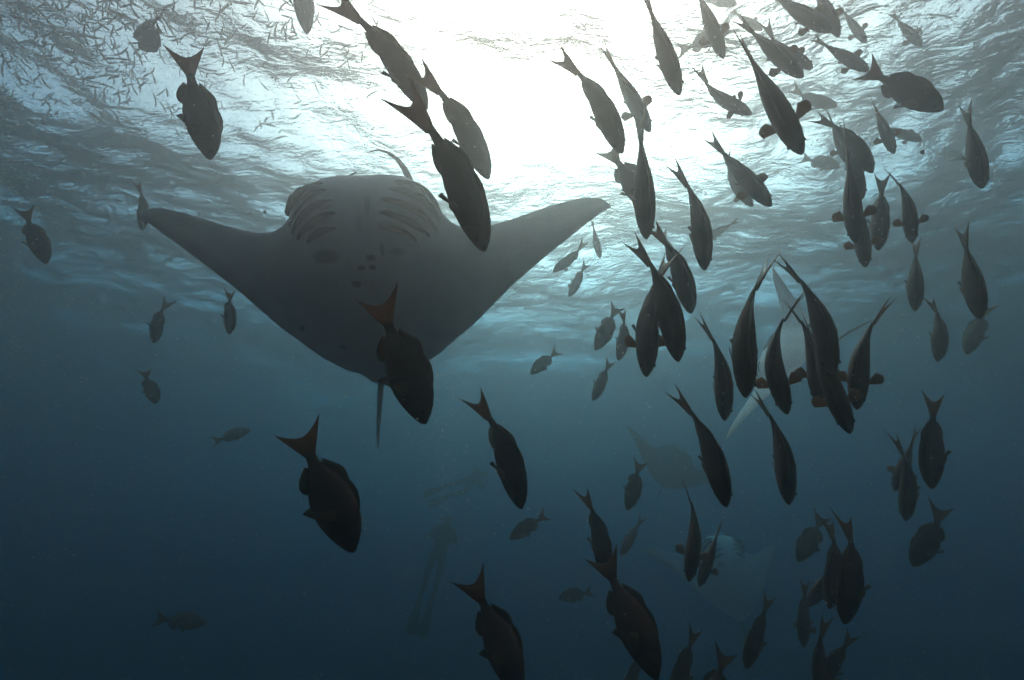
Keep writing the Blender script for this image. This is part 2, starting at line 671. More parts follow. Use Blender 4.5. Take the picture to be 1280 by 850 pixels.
SPOTS1 = [px_spot(430, 312, 17, 8, 0.55), px_spot(515, 308, 9, 5, 0.4), px_spot(484, 314, 6, 4, 0.8), px_spot(472, 325, 4.5, 3.2, 0.9),
          px_spot(485, 325, 4.5, 3.2, 0.9), px_spot(464, 344, 6, 4, 0.85), px_spot(483, 255, 4, 10, 0.6), px_spot(473, 275, 4, 10, 0.3),
          px_spot(498, 305, 2.5, 8, 0.5), px_spot(379, 401, 3, 4, 0.6), px_spot(431, 424, 4, 3, 0.5)]


def build_manta(label, loc, xaxis, yaxis, size, flap_l, flap_r, spots, tail_pts, detail=True, curl=(0.5, 0.5), belly=(0.93, 0.88, 0.84)):
    me, bvh = build_manta_mesh(flap_l, flap_r)
    me.materials.append(mat_manta_belly('manta_belly', spots, belly))
    me.materials.append(M_DORSAL)
    root = bpy.data.objects.new('manta_ray', None)
    root.empty_display_size = 0.3
    COL.objects.link(root)
    tag(root, label, 'manta ray', 'manta rays')
    new_obj('body_disc', me, root)
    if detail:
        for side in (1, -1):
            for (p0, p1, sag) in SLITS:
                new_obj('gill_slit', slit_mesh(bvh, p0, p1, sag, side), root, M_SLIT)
    # whip tail
    n = len(tail_pts)
    new_obj('tail', tube_mesh('tail', tail_pts, [0.026 * (1 - i / (n - 1)) ** 0.7 + 0.006 for i in range(n)]), root, M_TAILW)
    # pelvic lobes at the root of the tail
    for s in (-1, 1):
        pts = [(s * 0.05, -0.80, 0.012), (s * 0.075, -0.86, 0.012), (s * 0.09, -0.915, 0.012), (s * 0.085, -0.945, 0.012)]
        new_obj('pelvic_fin', strip_fin('pelvic_fin', pts, [0.05, 0.05, 0.035, 0.01], (1, 0, 0), 0.008), root, M_TAILW)
    # cephalic fins curl forward beside the mouth, eyes on the sides of the head
    for s, cu in ((-1, curl[0]), (1, curl[1])):
        pts, wd = [], []
        for i in range(9):
            q = i / 8
            an = q * 2.6 * cu
            pts.append((s * (0.30 - 0.16 * q - 0.10 * math.sin(an)), 0.93 + (0.30 if cu > 0.25 else 0.10) * q * math.cos(an * 0.6), 0.10 + 0.10 * q - 0.1 * q * q))
            wd.append(0.075 * (1 - 0.85 * q ** 1.5))
        if s < 0 and cu > 0.7:                   # this one is unrolled and arches over the mouth
            pts = [(-0.40, 0.86, 0.08), (-0.39, 0.95, 0.08), (-0.355, 1.04, 0.08), (-0.295, 1.12, 0.08), (-0.22, 1.175, 0.08), (-0.14, 1.20, 0.08), (-0.06, 1.19, 0.08)]
            wd = [0.06, 0.052, 0.045, 0.036, 0.027, 0.018, 0.006]
        new_obj('cephalic_fin', strip_fin('cephalic_fin', pts, wd, (0.45 * s, 0.25, 1), 0.02), root, M_TAILW)
        e = new_obj('eye', uv_sphere('manta_eye', 0.035), root, M_EYE)
        e.location = (s * 0.56, 0.72, 0.02)
    x = Vector(xaxis).normalized()
    y = (Vector(yaxis) - x * Vector(yaxis).dot(x)).normalized()
    z = x.cross(y)
    m = Matrix((x, y, z)).transposed().to_4x4()
    m.translation = Vector(loc)
    root.matrix_world = m @ Matrix.Scale(size / HALF, 4)
    return root


D1 = 3.3
S1 = 292.0 / FPX * D1
tilt = R(-13)
build_manta('large pale manta ray showing its white belly and gill slits, wings spread wide',
            at(466, 358, D1), -RIGHT - UP * 0.012 + FWD * 0.04, UP * math.cos(tilt) + (FWD - RIGHT * 0.2) * math.sin(tilt), S1 * 1.01, 0.10, 0.10, SPOTS1,
            [(0, -0.93, 0.0), (0.03, -1.1, 0.005), (0.06, -1.3, 0.01), (0.085, -1.48, 0.015), (0.10, -1.64, 0.02)], True, (0.75, 0.2))

# manta gliding away behind the school, one wing lifted
v2 = at(965, 455, 1).normalized()
r2 = v2.cross(Vector((0, 0, 1))).normalized()
u2 = r2.cross(v2)
build_manta('white bellied manta ray banking behind the dense school, one grey wing raised',
            at(984, 446, 5.0), -r2 * 0.60 - u2 * 0.75 - v2 * 0.47, -r2 * 0.59 - u2 * 0.07 + v2 * 0.87, 1.10, -1.1, 0.1, [],
            [(0, -0.93, 0.0), (0.0, -1.3, 0.0), (-0.15, -1.7, -0.05), (-0.2, -2.1, -0.1), (-0.1, -2.5, -0.2)], True, (0.3, 0.3))
v3 = at(832, 580, 1).normalized()
r3 = v3.cross(Vector((0, 0, 1))).normalized()
u3 = r3.cross(v3)
build_manta('faint distant manta ray tilted in the haze, nearly lost in blue water',
            at(838, 585, 10.0), r3 * 0.85 - u3 * 0.5, r3 * 0.4 + u3 * 0.7 + v3 * 0.5, 1.25, 0.25, 0.25, [],
            [(0, -0.93, 0.0), (0, -1.2, 0.0), (0.02, -1.5, 0.0), (0.05, -1.9, 0.0)], False)
build_manta('dim manta ray with curled head lobes rising deep under the school',
            at(912, 722, 8.2), -RIGHT + UP * 0.12 - FWD * 0.3, UP * 0.8 + FWD * 0.5, 1.6, 0.35, 0.30, SPOTS1[:3],
            [(0, -0.93, 0.0), (0, -1.2, 0.0), (0.02, -1.5, 0.0), (0.05, -1.9, 0.0)], True, (0.9, 0.9))

# ------------------------------------------------------------------ sea chubs
ST = [(0.0, 0.010, 0.010, 0.008, 0), (0.018, 0.032, 0.030, 0.024, -0.004), (0.055, 0.064, 0.055, 0.043, -0.002), (0.11, 0.100, 0.085, 0.060, 0),
      (0.18, 0.132, 0.113, 0.072, 0), (0.27, 0.155, 0.137, 0.077, 0), (0.36, 0.160, 0.146, 0.075, 0), (0.45, 0.149, 0.138, 0.068, 0),
      (0.53, 0.122, 0.114, 0.055, 0), (0.60, 0.087, 0.081, 0.040, 0), (0.66, 0.056, 0.053, 0.027, 0), (0.71, 0.040, 0.039, 0.019, 0),
      (0.75, 0.036, 0.036, 0.013, 0), (0.78, 0.040, 0.040, 0.008, 0)]
NR = 18


def bender(b):
    def f(v):
        x, y, z = v
        d = max(0.0, 0.16 - y)
        return (x + b * 0.85 * d * d, y, z)
    return f


def st_at(s):
    a = [q[0] for q in ST]
    return [float(np.interp(s, a, [q[i] for q in ST])) for i in range(1, 5)]


def body_mesh(b):
    f = bender(b)
    ss = []
    for i in range(len(ST) - 1):
        m = 1 if ST[i + 1][0] < 0.13 else 2
        for k in range(m):
            ss.append(ST[i][0] + (ST[i + 1][0] - ST[i][0]) * k / m)
    ss.append(ST[-1][0])
    verts, faces, uvs = [], [], []
    for s in ss:
        hu, hd, w, zc = st_at(s)
        for k in range(NR):
            an = 2 * math.pi * k / NR
            cx, cz = math.sin(an), math.cos(an)
            x = w * (abs(cx) ** 0.92) * (1 if cx >= 0 else -1)
            z = zc + (hu if cz >= 0 else hd) * cz
            verts.append(f((x, 0.5 - s, z)))
            uvs.append((s, k / NR))
    n = len(ss)
    for i in range(n - 1):
        for k in range(NR):
            k2 = (k + 1) % NR
            faces.append((i * NR + k, i * NR + k2, (i + 1) * NR + k2, (i + 1) * NR + k))
    faces.append(tuple(range(NR))[::-1])
    faces.append(tuple((n - 1) * NR + k for k in range(NR)))
    me = bpy.data.meshes.new('chub_body')
    me.from_pydata(verts, [], faces)
    me.polygons.foreach_set('use_smooth', [True] * len(faces))
    ul = me.uv_layers.new(name='UVMap')
    for p in me.polygons:
        ks = [me.loops[li].vertex_index for li in p.loop_indices]
        wrap = len(ks) == 4 and max(k % NR for k in ks) == NR - 1 and min(k % NR for k in ks) == 0
        for li, k in zip(p.loop_indices, ks):
            u, v = uvs[k]
            if wrap and k % NR == 0:
                v = 1.0
            ul.data[li].uv = (u, v)
    me.update()
    return fix_normals(me)


def fin_mesh(name, base, edge, f, axis=0, t0=0.006, t1=0.0012, rows=4, frame=None):
    """a webbed fin: base and edge are lists of points, thickness along the local axis"""
    n = len(base)
    verts, faces = [], []
    for sgn in (1, -1):
        for i in range(n):
            for j in range(rows):
                q = j / (rows - 1)
                p = [base[i][k] + (edge[i][k] - base[i][k]) * q for k in range(3)]
                ray = 0.6 + 0.4 * (i % 2)
                p[axis] += sgn * (t0 + (t1 - t0) * q) * ray
                if frame is not None:
                    p = list(frame @ Vector(p))
                verts.append(f(p))
    o = n * rows
    for i in range(n - 1):
        for j in range(rows - 1):
            a = i * rows + j
            faces.append((a, a + 1, a + rows + 1, a + rows))
            faces.append((o + a, o + a + rows, o + a + rows + 1, o + a + 1))
    for i in range(n - 1):
        for j in (0, rows - 1):
            a = i * rows + j
            faces.append((a, a + rows, o + a + rows, o + a))
    for i in (0, n - 1):
        for j in range(rows - 1):
            a = i * rows + j
            faces.append((a, a + 1, o + a + 1, o + a))
    return fix_normals(mesh_from(name, verts, faces))


def lerp_list(pts, n):
    a = np.linspace(0, 1, len(pts))
    t = np.linspace(0, 1, n)
    return [tuple(float(np.interp(q, a, [p[k] for p in pts])) for k in range(3)) for q in t]


def tail_mesh(b):
    f = bender(b * 1.15)
    edge = [(0, -0.512, 0.172), (0, -0.476, 0.132), (0, -0.443, 0.090), (0, -0.416, 0.045), (0, -0.404, 0.0),
            (0, -0.416, -0.045), (0, -0.442, -0.088), (0, -0.474, -0.128), (0, -0.505, -0.164)]
    base = [(0, -0.255, 0.036), (0, -0.257, 0.028), (0, -0.258, 0.019), (0, -0.259, 0.010), (0, -0.26, 0.0),
            (0, -0.259, -0.010), (0, -0.258, -0.019), (0, -0.257, -0.028), (0, -0.255, -0.036)]
    return fin_mesh('chub_tail', lerp_list(base, 17), lerp_list(edge, 17), f, 0, 0.010, 0.0012, 5)


def dorsal_mesh(b):
    f = bender(b)
    base, edge = [], []
    for i in range(15):
        q = i / 14
        s = 0.24 + 0.42 * q
        hu = st_at(s)[0]
        h = 0.030 * math.sin(math.pi * min(1, q * 1.6)) ** 0.7 if q < 0.5 else 0
        h = max(h, 0.052 * math.exp(-((q - 0.72) / 0.22) ** 2)) * (1 if q < 0.97 else 0.6)
        base.append((0, 0.5 - s, hu - 0.012))
        edge.append((0, 0.5 - s - 0.035 * (0.3 + q), hu + max(0.004, h)))
    return fin_mesh('chub_dorsal', base, edge, f)


def anal_mesh(b):
    f = bender(b)
    base, edge = [], []
    for i in range(11):
        q = i / 10
        s = 0.50 + 0.17 * q
        hd = st_at(s)[1]
        h = 0.055 * math.sin(math.pi * (0.12 + 0.80 * q)) ** 0.8
        base.append((0, 0.5 - s, -hd + 0.012))
        edge.append((0, 0.5 - s - 0.03, -hd - h))
    return fin_mesh('chub_anal', base, edge, f)


def pectoral_mesh(side, spread):
    # local fin along -Y, hinged on the flank; spread opens it sideways
    base, edge = [], []
    for i in range(9):
        q = i / 8
        base.append((0, 0, -0.016 + 0.032 * q))
        L = 0.120 * (0.42 + 0.58 * math.sin(math.pi * (0.14 + 0.70 * q)))
        edge.append((0, -L, -0.066 + 0.115 * q))
    s = 0.245
    w = st_at(s)[2]
    ang = R(62) if spread else R(10)
    fr = Matrix.Translation((side * w * 0.90, 0.5 - s, -0.035)) @ Matrix.Rotation(side * ang, 4, 'Z') @ Matrix.Rotation(side * R(66 if spread else 6), 4, 'Y')
    return fin_mesh('chub_pectoral', base, edge, lambda v: tuple(v), 0, 0.004, 0.001, 4, fr)


def pelvic_mesh(side):
    base, edge = [], []
    for i in range(6):
        q = i / 5
        base.append((0, -0.03 * q, 0))
        edge.append((0, -0.085 - 0.012 * q, -0.06 + 0.045 * q))
    s = 0.33
    hd = st_at(s)[1]
    fr = Matrix.Translation((side * 0.022, 0.5 - s, -hd + 0.008)) @ Matrix.Rotation(side * R(14), 4, 'Z') @ Matrix.Rotation(-side * R(18), 4, 'Y')
    return fin_mesh('chub_pelvic', base, edge, lambda v: tuple(v), 0, 0.004, 0.001, 3, fr)


MESH = {}


def cached(key, fn, mat):
    if key not in MESH:
        me = fn()
        me.materials.append(mat)
        MESH[key] = me
    return MESH[key]


EYE_ME = uv_sphere('chub_eye', 0.015, 10, 7, (0.5, 1, 1))
EYE_ME.materials.append(M_EYE)
FISH_L = 0.42


def chub(tail, head, roll, phi, bend, pec, label, group=None, silver=False, size=1.0):
    L = FISH_L * size
    tx, ty = tail
    hx, hy = head
    vt, vh = at(tx, ty, 1).normalized(), at(hx, hy, 1).normalized()
    dd = L * math.sin(R(phi)) * 0.5
    lo, hi = 0.2, 20.0
    for _ in range(50):
        rho = (lo + hi) / 2
        if (vh * (rho + dd) - vt * (rho - dd)).length > L:
            hi = rho
        else:
            lo = rho
    pt, ph = vt * (rho - dd), vh * (rho + dd)
    c = (pt + ph) / 2
    a = (ph - pt).normalized()
    v = c.normalized()
    cc = (-v - a * (-v).dot(a)).normalized()
    s = a.cross(cc)
    if abs(roll) < 60:
        roll *= 0.75
    dors = cc * math.cos(R(roll)) + s * math.sin(R(roll))
    xax = a.cross(dors)
    m = Matrix((xax, a, dors)).transposed().to_4x4()
    m.translation = c
    root = bpy.data.objects.new('sea_chub', None)
    root.empty_display_size = 0.05
    COL.objects.link(root)
    sk = M_FISH_SILVER if silver else M_FISH
    sil = 's' if silver else ''
    new_obj('body', cached(('body' + sil, bend), lambda: body_mesh(bend), sk), root)
    new_obj('tail_fin', cached(('tail', bend), lambda: tail_mesh(bend), M_TAIL), root)
    new_obj('dorsal_fin', cached(('dors', bend), lambda: dorsal_mesh(bend), M_FIN), root)
    new_obj('anal_fin', cached(('anal', bend), lambda: anal_mesh(bend), M_FIN), root)
    for sd in (1, -1):
        new_obj('pectoral_fin', cached(('pec', sd, pec), lambda: pectoral_mesh(sd, pec), M_PEC), root)
        new_obj('pelvic_fin', cached(('pelv', sd), lambda: pelvic_mesh(sd), M_FIN), root)
        e = new_obj('eye', EYE_ME, root)
        e.location = (sd * 0.056, 0.5 - 0.095, 0.030)
    root.matrix_world = m @ Matrix.Scale(L, 4)
    tag(root, label, 'fish', group or 'sea chubs of the school')
    return root


# tail x, y, head x, y (photograph), roll (0 = back to the viewer, 180 = belly, -90 = flank with its back to the fish's left hand in view),
# slant away, bend, pectorals spread, label
FISH = [
    # left side and round the big manta
    (214, 31, 174, 60, -60, 48, 0.5, True, 'short looking fish end on, in front of the baitfish beside a thin second fish'),
    (208, 14, 168, 47, -15, 40, 0.0, False, 'thin dark fish half hidden behind a short looking fish under the baitfish'),
    (229, 57, 263, 200, -85, 0, 0.0, False, 'big dark striped fish, flank on, diving in front of the baitfish cloud'),
    (368, -62, 384, 43, -60, 0, 0.0, False, 'dark fish head pointing down under bright ripples, between the baitfish and larger fish'),
    (432, -22, 534, 137, -50, 0, 0.5, False, 'large dark fish whose snout meets the tail of another above the manta head'),
    (541, 72, 611, 224, -48, 0, 0.5, False, 'large dark fish, forked tail up, alongside the one crossing the manta gills'),
    (532, 104, 606, 314, -52, 0, 0.5, False, 'largest dark fish diving across the edge of the manta gill slits'),
    (28, 257, 58, 330, -60, 0, 0.0, False, 'lone dark fish with raised tail beside the stream of bubbles'),
    (183, 228, 177, 288, -40, 0, 0.5, False, 'hazy grey fish hanging at the tip of the big manta wing'),
    (201, 374, 192, 429, -55, 20, -0.5, False, 'hazy fish under the manta wing with its tail fin turned aside'),
    (287, 361, 287, 418, -55, 15, 0.0, False, 'hazy fish under the manta wing, straight and upright, tail spread'),
    (179, 461, 195, 505, -60, 30, 0.0, True, 'hazy fish well below the manta wing, diving at a slant'),
    (264, 553, 313, 537, -85, 15, 0.0, False, 'hazy deep bodied fish swimming nearly level above open dark water'),
    (191, 774, 259, 779, -88, 0, 0.0, False, 'lone dark fish swimming level in the deep blue water'),
    (371, 532, 443, 690, -80, 0, 0.0, False, 'big nearly black fish with forked tail, alone below the manta tail'),
    (470, 365, 532, 530, -72, 0, 0.0, False, 'big dark fish with brown tail diving in front of the manta belly'),
    (612, 488, 652, 636, -52, 0, 0.5, False, 'striped dark fish with orange tail beside the column of bubbles'),
    (592, 716, 650, 870, -75, 0, 0.5, False, 'big dark fish with orange edged tail diving beside the fins of the faint diver'),
    (751, 690, 822, 850, -88, 0, 0.0, False, 'biggest striped fish with broad flank and orange brown tail, deep in the water'),
    (742, 608, 757, 722, -50, 10, 0.5, False, 'dark fish with orange tail just behind the biggest striped fish'),
    (801, 574, 784, 638, -62, 10, 0.0, False, 'hazy grey fish in front of the faint distant manta'),
    (804, 645, 776, 694, -40, 10, 0.0, False, 'dim slim fish beside the dark orange tailed fish'),
    (685, 642, 637, 674, 70, 10, 0.0, False, 'hazy fish swimming down at a slant between the diver and the striped fish'),
    (742, 739, 698, 748, 80, 20, 0.0, False, 'small dim fish swimming level under the striped fish tail'),
    (699, 437, 663, 468, 75, 15, 0.0, True, 'pale hazy fish swimming alone under the open manta wing nearer the sun'),
    (773, 380, 744, 438, -70, 10, 0.0, False, 'pale hazy fish, first of three diving together under the manta wingtip'),
    (788, 386, 773, 451, -48, 10, 0.5, False, 'pale hazy fish, middle of three diving together, beside a dark fish'),
    (764, 449, 741, 501, -58, 10, 0.0, False, 'pale hazy fish, lowest of three diving together under the manta wingtip'),
    (737, 307, 691, 340, 50, 10, 0.5, True, 'ghostly fish with arched back just under the manta wingtip'),
    (734, 327, 711, 371, -55, 15, 0.0, True, 'ghostly plump fish diving below an arched one under the manta wingtip'),
    (739, 272, 750, 323, -20, 10, 0.0, False, 'ghostly slim fish beside the manta wingtip'),
    # below the sun
    (717, 50, 778, 192, -38, 0, 0.5, False, 'brown fish with flared tail silhouetted in the sun glare'),
    (752, 54, 813, 165, -15, 0, 0.0, True, 'brown fish fading into the sun glare, next to one with flared tail'),
    (757, 181, 814, 262, -70, 15, 0.0, False, 'brown fish mostly hidden, its tail showing beside a broad backed fish'),
    (799, 136, 808, 299, -22, 0, 0.0, False, 'broad backed dark fish hanging straight down under the sun glare'),
    (801, -22, 850, 119, -18, 0, 0.0, False, 'smooth brown fish with no fins showing, diving through the sun glare'),
    (862, -36, 905, 73, -12, 0, 0.0, True, 'brown fish with both side fins out, in front of a ghostly fish in the glare'),
    (845, 66, 912, 38, -60, 25, 0.0, True, 'ghostly pale fish behind the brown fish in the sun glare', {}),
    (866, -8, 921, 6, -50, 20, 0.0, False, 'brown fish of which only the lower edge shows, above a small brown fish'),
    (912, 12, 953, 38, -30, 20, 0.0, True, 'small brown fish under the surface with one fin raised'),
    (920, 22, 1004, 97, -20, 10, 0.0, True, 'brown fish swimming down beside a longer one, side fins half open'),
    (943, 44, 1016, 86, -25, 15, -0.5, True, 'brown arched fish tucked behind another near the bright surface'),
    (920, 38, 1003, 193, 5, 0, 0.0, True, 'long brown fish with rounded side fins spread, diving below the glare'),
    (860, 102, 939, 143, 165, 20, 0.5, True, 'ghostly fish with wide spread fins like an aeroplane'),
    (884, 169, 964, 258, -25, 5, 0.0, True, 'brown fish with pale forked tail and one raised fin, diving at a slant'),
    (894, 200, 941, 258, 160, 15, 0.5, True, 'ghostly fish with curved body under a brown one'),
    (926, 274, 878, 300, 40, 15, 0.0, True, 'ghostly fish swimming towards the sun side behind a dark fish'),
    (868, 196, 881, 338, -25, 0, 0.5, False, 'dark smooth fish hanging straight down between pale ghostly fish'),
    (834, 272, 864, 392, -40, 5, 0.5, False, 'dark fish with its tail hidden behind a broad backed fish'),
    (819, 291, 848, 452, -30, 0, 0.5, False, 'long dark fish, thin tail tip touching the snout of a broad backed fish'),
    (809, 314, 808, 471, -28, 0, -0.5, True, 'long dark fish with one orange fin showing at its side'),
    (820, 338, 822, 394, -60, 20, 0.0, False, 'pale ghostly fish squeezed between two long dark fish'),
    (827, 285, 846, 336, -40, 20, 0.0, False, 'pale ghostly fish peeping out behind a dark diving fish'),
    # the dense school on the right
    (901, 393, 906, 526, -15, 0, 0.5, False, 'slender dark fish beside the tallest one, over the white manta wing end'),
    (926, 322, 932, 497, -15, 0, -0.5, False, 'tallest slender dark fish, hanging in front of the white manta belly'),
    (943, 374, 984, 518, 5, 0, -1.0, True, 'dark fish with curved body and both fins out, before the white manta'),
    (1008, 313, 1041, 468, -15, 0, 0.5, False, 'slender dark fish with split tail tip, overlapped by a fish with open fins'),
    (1004, 394, 1063, 542, 0, 0, 0.0, True, 'large dark fish with both fins open, lying over two others'),
    (1012, 370, 1024, 504, 0, 8, 0.5, True, 'dim slender fish hidden behind the large fish with open fins'),
    (1078, 372, 1071, 512, 10, 0, -0.5, True, 'dark fish with bent tail and pale fin, near the thin manta tail'),
    (868, 482, 908, 634, -28, 0, 0.5, False, 'dark fish with hair thin tail edge below the white manta'),
    (971, 487, 986, 631, -15, 0, 0.5, False, 'slender dark fish alone just below the curved fish and white manta'),
    (1167, 491, 1164, 611, 42, 0, 0.0, False, 'nearly black fish with broad square tail held straight up'),
    (1148, 533, 1118, 614, 15, 5, 0.0, True, 'slim dim fish half behind its neighbour, beside the square tailed fish'),
    (1142, 545, 1132, 651, 20, 5, 0.5, False, 'slim fish in front of a dimmer one, beside the square tailed fish'),
    (1187, 636, 1141, 708, 60, 10, 0.5, False, 'dark oval fish slanting down alone beneath the square tailed fish'),
    (1181, 370, 1172, 452, -35, 10, 0.5, False, 'dark fish with triangular tail, alone near a silvery fish'),
    (1202, 281, 1225, 399, -25, 0, 0.0, False, 'dark fish whose snout covers the tail of a silvery one'),
    (1236, 378, 1208, 443, 125, 10, 0.0, True, 'silvery olive fish below a dark one', {'silver': True}),
    (1206, 128, 1228, 236, -25, 0, 0.0, False, 'lone dark fish diving past the rippled water, far from the sun'),
    (1145, 296, 1144, 389, -25, 5, 0.0, False, 'slim fish whose tail touches the snout of one with fins out'),
    (1133, 204, 1140, 304, 0, 5, 0.5, True, 'slim fish with both small fins held out, tail a thin line'),
    (1103, 216, 1098, 313, -42, 5, 0.0, False, 'plump fish with clear forked tail between slimmer fish'),
    (1058, 172, 1070, 304, 5, 0, 0.0, True, 'broad brown fish with both fins out, overlapping one behind it'),
    (1069, 226, 1082, 334, -10, 10, 0.0, True, 'slim brown fish partly hidden behind a broad one with fins out'),
    (1036, 132, 1091, 216, -35, 0, 0.5, False, 'arched brown fish lying over two slimmer ones under the ripples'),
    (1051, 150, 1078, 249, -12, 5, 0.0, False, 'slim brown fish beneath an arched one, snout straight down'),
    (1032, 134, 1062, 206, -5, 10, 0.0, True, 'thin brown fish with open fins above the broad brown fish'),
    (984, 118, 1047, 133, -55, 5, -0.5, False, 'pale brown fish with humped back swimming nearly level'),
    (1000, 197, 1050, 209, -85, 15, 0.0, False, 'deep bodied grey fish in profile at the snout of a long brown fish'),
    (1087, 118, 1118, 192, 0, 10, 0.0, True, 'grey brown fish crossing in front of another under the ripples'),
    (1094, 156, 1153, 176, -40, 15, 0.0, True, 'grey fish swimming sideways, crossed by a diving one'),
    (1174, 189, 1204, 199, -75, 45, 0.0, True, 'small grey fish seen short, near a dark drifting speck'),
    (1077, 84, 1179, 138, -62, 0, 0.0, False, 'dark deep fish with open forked tail, slanting under the shaded ripples'),
    (1014, 46, 1086, 89, -20, 10, 0.0, True, 'brown fish whose snout touches the forked tail of a darker one'),
    (1046, 3, 1083, 54, -5, 10, 0.0, True, 'brown fish with both fins open against the bright ripples'),
    (1112, 14, 1152, 58, -25, 15, 0.0, True, 'small slim fish alone against the shining ripples'),
    (951, -14, 1040, 40, -25, 0, 0.0, True, 'brown fish with one fin showing, overlapped by another against the bright ripples'),
    (1008, -38, 1049, 46, -20, 0, 0.0, True, 'brown fish without visible tail lying over another against the bright ripples'),
    (1116, 42, 1113, 80, -40, 30, 0.0, False, 'very pale fish almost lost in the bright ripples'),
    # bottom right
    (878, 605, 861, 727, 0, 0, 0.5, True, 'dark fish with thin tail edge and one yellow fin, beside its pair'),
    (903, 650, 874, 733, 5, 5, 0.0, True, 'dim fish with yellow fin tucked behind the dim manta head'),
    (1033, 645, 997, 702, 72, 8, 0.5, True, 'olive fish in profile at the dim manta wing', {'silver': True}),
    (1055, 652, 1036, 761, 38, 0, 0.5, False, 'brown fish overlapping a dimmer bluish one, beside the rusty brown fish'),
    (1079, 648, 1055, 780, 42, 0, 0.5, False, 'large rusty brown fish with long thin tail, lit along its back'),
    (1066, 691, 1008, 758, 30, 5, 0.0, False, 'dim bluish fish crossing behind a brown one'),
    (1006, 724, 1004, 809, 35, 0, 0.0, True, 'black fish with spread tail hanging straight down beside dimmer fish'),
    (1012, 766, 1036, 895, 30, 0, -0.5, False, 'very dark reddish fish with curved tail below the black spread tailed fish'),
    (1068, 790, 1020, 862, 40, 5, 0.0, True, 'dim fish with one fin out behind the very dark reddish one'),
    (963, 742, 932, 836, 35, 0, 0.0, False, 'dim slender fish with broad tail swimming alone under the dim manta'),
    (870, 783, 840, 880, 45, 0, 0.0, False, 'dim fish with spread tail beside the head of the biggest striped fish'),
    (908, 810, 878, 915, 60, 0, 0.0, False, 'dark fish of which only the hooked tail and back show, below the dim manta'),
    (806, 806, 778, 878, 45, 5, 0.0, False, 'very dim fish hidden behind the biggest striped fish'),
]


for f in FISH:
    kw = {}
    if len(f) > 9:
        kw = f[9]
    chub((f[0], f[1]), (f[2], f[3]), f[4], f[5], f[6], f[7], f[8], **kw)

# ------------------------------------------------------------------ baitfish under the surface
def bait_mesh(b):
    prof = [(0.5, 0.004, 0.003), (0.44, 0.03, 0.02), (0.30, 0.055, 0.035), (0.08, 0.062, 0.040), (-0.15, 0.048, 0.030), (-0.32, 0.022, 0.014), (-0.38, 0.014, 0.008)]
    verts, faces = [], []
    seg = 6
    for (y, h, w) in prof:
        for k in range(seg):
            an = 2 * math.pi * k / seg
            verts.append((w * math.sin(an) + b * (y * y - 0.08), y, h * math.cos(an)))
    for i in range(len(prof) - 1):
        for k in range(seg):
            k2 = (k + 1) % seg
            faces.append((i * seg + k, i * seg + k2, (i + 1) * seg + k2, (i + 1) * seg + k))
    n = len(verts)
    xx = lambda y: b * (y * y - 0.08)
    verts += [(xx(-0.36), -0.36, 0), (xx(-0.5) , -0.5, 0.07), (xx(-0.44), -0.44, 0), (xx(-0.5), -0.5, -0.07)]
    faces += [(n, n + 1, n + 2), (n, n + 2, n + 3)]
    me = mesh_from('baitfish', verts, faces)
    me.materials.append(M_BAIT)
    return me


BAIT = [bait_mesh(b) for b in (-0.5, -0.2, 0.0, 0.25, 0.55)]


def bait_spot():
    while True:
        x, y = rng.uniform(-30, 520), rng.uniform(-30, 225)
        d = max(0, 1 - (max(0, x) / 520.0) ** 1.3) * max(0, 1 - max(0, y) / 215.0)
        if x < 170 and y < 130:
            d = 1.0
        if rng.uniform() < d * 0.9:
            break
    z = SURF_Z - rng.uniform(0.16, 0.75)
    ray = at(x, y, 1.0)
    return ray * (z / ray.z)


def bait_matrix():
    p = bait_spot()
    yaw = rng.normal(0.9, 0.6)
    m = Matrix.Translation(p) @ Matrix.Rotation(yaw, 4, 'Z') @ Matrix.Rotation(rng.normal(0, 0.3), 4, 'X') @ Matrix.Rotation(rng.normal(0, 0.4), 4, 'Y')
    return m @ Matrix.Scale(rng.uniform(0.13, 0.22), 4)


mats_b = [bait_matrix() for _ in range(760)]
mats_b.sort(key=lambda m: m.translation.length / m.to_scale()[0])
for k, m in enumerate(mats_b[:290]):
    o = new_obj('baitfish', BAIT[k % 5])
    o.matrix_world = m
    tag(o, 'tiny sliver of a baitfish swarming just under the bright surface', 'baitfish', 'baitfish under the surface')
vv, ff = [], []
for k, m in enumerate(mats_b[290:]):
    me = BAIT[k % 5]
    o0 = len(vv)
    vv += [m @ v.co for v in me.vertices]
    ff += [tuple(o0 + i for i in p.vertices) for p in me.polygons]
tag(new_obj('baitfish_swarm', mesh_from('baitfish_swarm', vv, ff), None, M_BAIT), 'farther baitfish that thicken the swarm under the surface', 'baitfish', kind='stuff')
# two strays on the far side of the sun
for k, (x, y, yaw, s) in enumerate(((1089, 12, 1.2, 0.30),)):
    ray = at(x, y, 1.0)
    o = new_obj('baitfish', BAIT[4])
    o.matrix_world = Matrix.Translation(ray * (4.3 / ray.z)) @ Matrix.Rotation(yaw, 4, 'Z') @ Matrix.Scale(s, 4)
    tag(o, 'pale curved baitfish alone beside a brown fish under the ripples', 'baitfish')

# ------------------------------------------------------------------ divers
def skin_body(name, joints, edges, root, parent, mat):
    me = bpy.data.meshes.new(name)
    keys = list(joints)
    me.from_pydata([joints[k][0] for k in keys], [(keys.index(a), keys.index(b)) for a, b in edges], [])
    o = new_obj(name, me, parent, mat)
    md = o.modifiers.new('skin', 'SKIN')
    md.use_smooth_shade = True
    for i, k in enumerate(keys):
        sv = me.skin_vertices[0].data[i]
        r = joints[k][1]
        sv.radius = r if isinstance(r, tuple) else (r, r)
        sv.use_root = (k == root)
    sb = o.modifiers.new('subdivision', 'SUBSURF')
    sb.levels = 2
    sb.render_levels = 2
    return o


